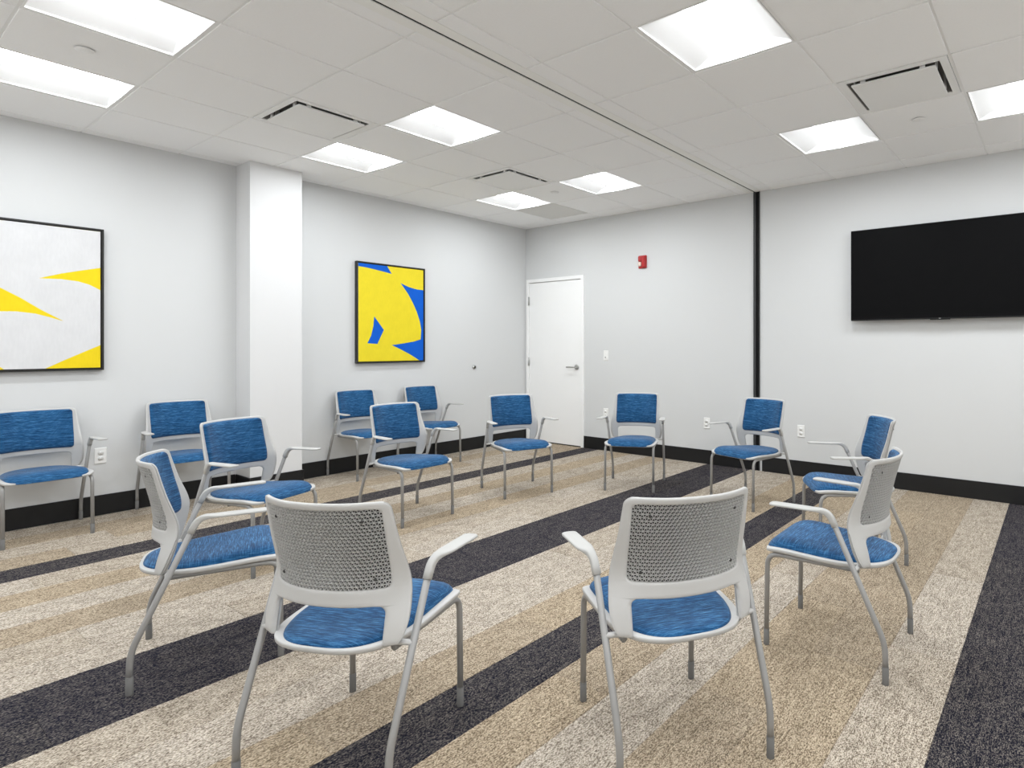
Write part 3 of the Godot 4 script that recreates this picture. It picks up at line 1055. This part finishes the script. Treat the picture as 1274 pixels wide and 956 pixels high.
func _ready() -> void:
	rng.seed = 20240
	# camera: level, lens shifted left and down as the picture is cropped off-centre
	var f := 743.9
	var cam := Camera3D.new()
	cam.name = "camera"
	cam.projection = Camera3D.PROJECTION_FRUSTUM
	cam.near = 0.1
	cam.far = 60.0
	cam.size = 956.0 / f * cam.near
	cam.frustum_offset = Vector2((637.0 - 773.1) / f, -(478.0 - 430.8) / f) * cam.near
	cam.position = Vector3(0, 1.2616, 0)
	cam.rotation.y = deg_to_rad(36.292)
	add_child(cam)
	cam.current = true
	var env := Environment.new()
	env.background_mode = Environment.BG_COLOR
	env.background_color = Color.BLACK
	env.tonemap_mode = Environment.TONE_MAPPER_LINEAR
	env.tonemap_exposure = 0.93
	env.sdfgi_enabled = true
	env.ssao_enabled = true
	env.ssil_enabled = true
	var we := WorldEnvironment.new()
	we.name = "environment"
	we.environment = env
	add_child(we)

	make_materials()
	build_floor()

	# walls
	var st := new_st()
	box(st, Vector3(XL - 0.12, -0.006, ZB - 0.12), Vector3(XL, CEIL + 0.14, ZF + 0.12))
	struct("wall_left", st, mats.wall, "light grey painted wall with two paintings")
	st = new_st()
	box(st, Vector3(XL, -0.006, ZB - 0.12), Vector3(-5.762, CEIL + 0.14, ZB))
	box(st, Vector3(-5.762, 2.146, ZB - 0.12), Vector3(-4.764, CEIL + 0.14, ZB))
	box(st, Vector3(-4.764, -0.006, ZB - 0.12), Vector3(XR, CEIL + 0.14, ZB))
	struct("wall_back", st, mats.wall, "light grey painted wall with the door and television")
	st = new_st()
	box(st, Vector3(XR, -0.006, ZB - 0.12), Vector3(XR + 0.12, CEIL + 0.14, ZF + 0.12))
	struct("wall_right", st, mats.white_paint, "white painted side wall")
	st = new_st()
	box(st, Vector3(XL, -0.006, ZF), Vector3(XR, CEIL + 0.14, ZF + 0.12))
	struct("wall_front", st, mats.white_paint, "white painted wall facing the door wall")
	st = new_st()
	box(st, Vector3(XL, 0.0, -2.640), Vector3(-5.511, CEIL + 0.02, -2.211), 0.001)
	struct("wall_column", st, mats.column, "white square column standing out from the left wall")
	build_ceiling()
	# baseboards
	var bh := 0.148
	st = new_st()
	box(st, Vector3(XL, 0.0, -2.199), Vector3(XL + 0.012, bh, ZF), 0.002)
	box(st, Vector3(XL, 0.0, ZB), Vector3(XL + 0.012, bh, -2.652), 0.002)
	box(st, Vector3(XL + 0.012, 0.0, -2.211), Vector3(-5.499, bh, -2.199), 0.002)
	box(st, Vector3(-5.511, 0.0, -2.640), Vector3(-5.499, bh, -2.211), 0.002)
	box(st, Vector3(XL + 0.012, 0.0, -2.652), Vector3(-5.499, bh, -2.640), 0.002)
	struct("baseboard_left", st, mats.black, "black baseboard along the left wall and column")
	st = new_st()
	box(st, Vector3(-4.764, 0.0, ZB), Vector3(-2.517, bh, ZB + 0.012), 0.002)
	box(st, Vector3(-2.426, 0.0, ZB), Vector3(XR, bh, ZB + 0.012), 0.002)
	struct("baseboard_back", st, mats.black, "black baseboard along the back wall")
	# partition jamb on the back wall
	st = new_st()
	box(st, Vector3(-2.517, 0.0, ZB), Vector3(-2.490, CEIL, ZB + 0.016), 0.001)
	box(st, Vector3(-2.458, 0.0, ZB), Vector3(-2.452, CEIL, ZB + 0.016), 0.001)
	var jamb := struct("trim_2", st, mats.black_metal, "tall black partition jamb on the back wall")
	st = new_st()
	box(st, Vector3(-2.490, 0.0, ZB), Vector3(-2.458, CEIL, ZB + 0.005))
	obj("channel", st, mats.black_deep, jamb)
	st = new_st()
	box(st, Vector3(-2.451, 0.0, ZB), Vector3(-2.428, CEIL, ZB + 0.003), 0.001)
	obj("edge_strip", st, mats.wall, jamb)
	door()

	# ceiling fittings
	var names := ["beside the grey return panel in the corner by the door", "of the left bay nearest the fire alarm", "of the left bay nearest the column", "between the two air diffusers, away from the wall", "above the white and yellow painting", "on the track side of the sprinkler cover beside the white painting"]
	for i in LIGHTS.size():
		var place: String = names[i] if i < names.size() else ("of the right bay between partition jamb and television" if i == 8 else ("of the right bay above the television" if i == 9 else ("of the right bay beside the track, farthest from the television wall" if i == 11 else "continuing the grid over the rest of the room")))
		ceiling_light(Vector3(LIGHTS[i].x, CEIL, LIGHTS[i].y), "square recessed ceiling light " + place)
	air_diffuser(Vector3(VENTS[0].x, CEIL, VENTS[0].y), "white square air diffuser in the ceiling near the column")
	air_diffuser(Vector3(VENTS[1].x, CEIL, VENTS[1].y), "white square air diffuser in the ceiling near the door corner")
	air_diffuser(Vector3(VENTS[2].x, CEIL, VENTS[2].y), "white square air diffuser in the ceiling near the television")
	sprinkler(-4.146, -0.865, "round white sprinkler cover between two lights of the left bay")
	sprinkler(-4.143, -4.495, "round white sprinkler cover in the ceiling near the door corner")
	sprinkler(-0.787, -4.534, "round white sprinkler cover in the ceiling near the television")
	var rp := thing("return_panel", "pale grey square return air panel in the ceiling by the door", "vent", Vector3(RETURN_PANEL.x, CEIL, RETURN_PANEL.y))
	st = new_st()
	box(st, Vector3(-0.292, 0.001, -0.297), Vector3(0.292, 0.014, 0.297), 0.001)
	obj("panel", st, mats.panel_grey, rp)

	# wall fittings
	television()
	fire_alarm(Vector3(-3.883, 2.232, ZB))
	wall_switch(Vector3(-4.420, 1.148, ZB))
	outlet(Vector3(-4.424, 0.452, ZB), false, "white outlet low on the back wall below the light switch")
	outlet(Vector3(-3.054, 0.436, ZB), false, "white outlet on the back wall, door side of the black jamb")
	outlet(Vector3(-2.028, 0.436, ZB), false, "white outlet on the back wall, television side of the black jamb")
	outlet(Vector3(XL, 0.443, -1.298), true, "white outlet on the left wall below the white painting")
	var bump := thing("wall_bumper", "small round dark door bumper on the left wall near the corner", "bumper", Vector3(XL, 1.004, -4.828))
	st = new_st(true)
	lathe(st, [Vector2(0.016, 0.022), Vector2(0.020, 0.020), Vector2(0.026, 0.0)], Vector3.ZERO, Vector3.RIGHT, 24)
	obj("ring", st, mats.steel, bump)
	st = new_st(true)
	lathe(st, [Vector2(0.0, 0.026), Vector2(0.012, 0.025), Vector2(0.017, 0.018)], Vector3.ZERO, Vector3.RIGHT, 20)
	obj("rubber", st, mats.rubber, bump)
	var yellow := c8(230, 210, 46)
	var blue := c8(10, 92, 200)
	var t1 := picture_texture(600, 500, c8(214, 214, 215), [
		[c8(234, 206, 30), [[0.727, 0.372], [0.823, 0.328], [0.906, 0.298], [1.001, 0.266], [1.001, 0.431], [0.948, 0.395], [0.897, 0.376], [0.823, 0.368]]],
		[c8(234, 206, 30), [[0.831, 0.665], [0.735, 0.591], [0.65, 0.514], [0.576, 0.457], [0.54, 0.438], [0.46, 0.45], [0.40, 0.50], [0.46, 0.58], [0.54, 0.612], [0.569, 0.610], [0.635, 0.607], [0.711, 0.618], [0.774, 0.641]]],
		[c8(234, 206, 30), [[0.754, 1.0], [0.831, 0.946], [0.914, 0.891], [1.001, 0.835], [1.001, 1.0]]],
		[c8(234, 206, 30), [[0.585, 1.0], [0.569, 0.983], [0.526, 0.970], [0.44, 0.955], [0.40, 1.0]]]], 5)
	painting("large white painting with yellow pointed shapes in a black frame", -0.058, -1.309, 1.084, 2.130, t1)
	var t2 := picture_texture(480, 620, yellow, [
		[blue, [[0.0, 0.0], [0.421, 0.0], [0.49, 0.077], [0.355, 0.061], [0.234, 0.049], [0.116, 0.038], [0.0, 0.033]]],
		[blue, [[0.628, 0.165], [0.759, 0.2], [0.893, 0.218], [1.0, 0.221], [1.0, 0.466], [1.0, 0.813], [1.0, 1.0], [0.933, 1.0], [0.781, 0.933], [0.617, 0.873], [0.49, 0.832], [0.671, 0.814], [0.848, 0.792], [0.956, 0.768], [0.965, 0.663], [0.943, 0.573], [0.893, 0.469], [0.825, 0.368], [0.748, 0.275]]],
		[blue, [[0.228, 0.535], [0.371, 0.673], [0.274, 0.82], [0.129, 0.813], [0.184, 0.732], [0.214, 0.64]]]], 6)
	painting("yellow painting with cobalt blue shapes in a black frame", -3.295, -4.102, 1.084, 2.128, t2)

	# chairs
	var chair := make_chair()
	var spots := [
		[-5.505, -0.930, 1.559, "blue-cushioned armchair against the left wall beneath the white and yellow painting"],
		[-5.515, -1.755, 1.571, "blue-cushioned armchair against the left wall, between the white painting and the column"],
		[-3.825, -1.565, 1.880, "blue-cushioned armchair of the ring in front of the wall chair beside the column"],
		[-2.849, -1.004, 2.760, "blue-cushioned armchair with its rear feet on the wide charcoal stripe, facing the door wall"],
		[-5.520, -3.250, 1.571, "blue-cushioned armchair against the left wall under the yellow and blue painting, column side"],
		[-5.520, -4.010, 1.571, "blue-cushioned armchair against the left wall under the yellow painting, door side"],
		[-3.914, -2.652, 1.581, "blue-cushioned armchair of the ring in front of the two chairs beneath the yellow painting"],
		[-3.833, -3.689, 1.194, "blue-cushioned armchair of the ring standing in front of the white door"],
		[-3.117, -4.434, 0.436, "blue-cushioned armchair of the ring on the back wall side, beneath the red fire alarm"],
		[-2.032, -4.542, -0.252, "blue-cushioned armchair of the ring standing in front of the black partition jamb"],
		[-1.048, -3.820, -1.0105, "blue-cushioned armchair of the ring beneath the television, facing away from its wall"],
		[-1.054, -1.680, -2.162, "armchair on beige planks beside the narrow charcoal stripe, its perforated back toward the open room"],
		[-0.770, -2.621, -1.558, "armchair beside the television side charcoal stripe, turned square toward the painting wall"],
		[-1.794, -1.053, -2.717, "armchair standing on beige planks between the wide and narrow charcoal stripes, perforated back"]]
	for i in spots.size():
		var s: Array = spots[i]
		var c: Node3D = chair if i == spots.size() - 1 else chair.duplicate()
		c.name = numbered("armchair")
		add_child(c)
		c.position = Vector3(s[0], 0.0, s[1])
		c.rotation.y = s[2]
		tag(c, s[3], "chair", "blue-cushioned grey armchairs")
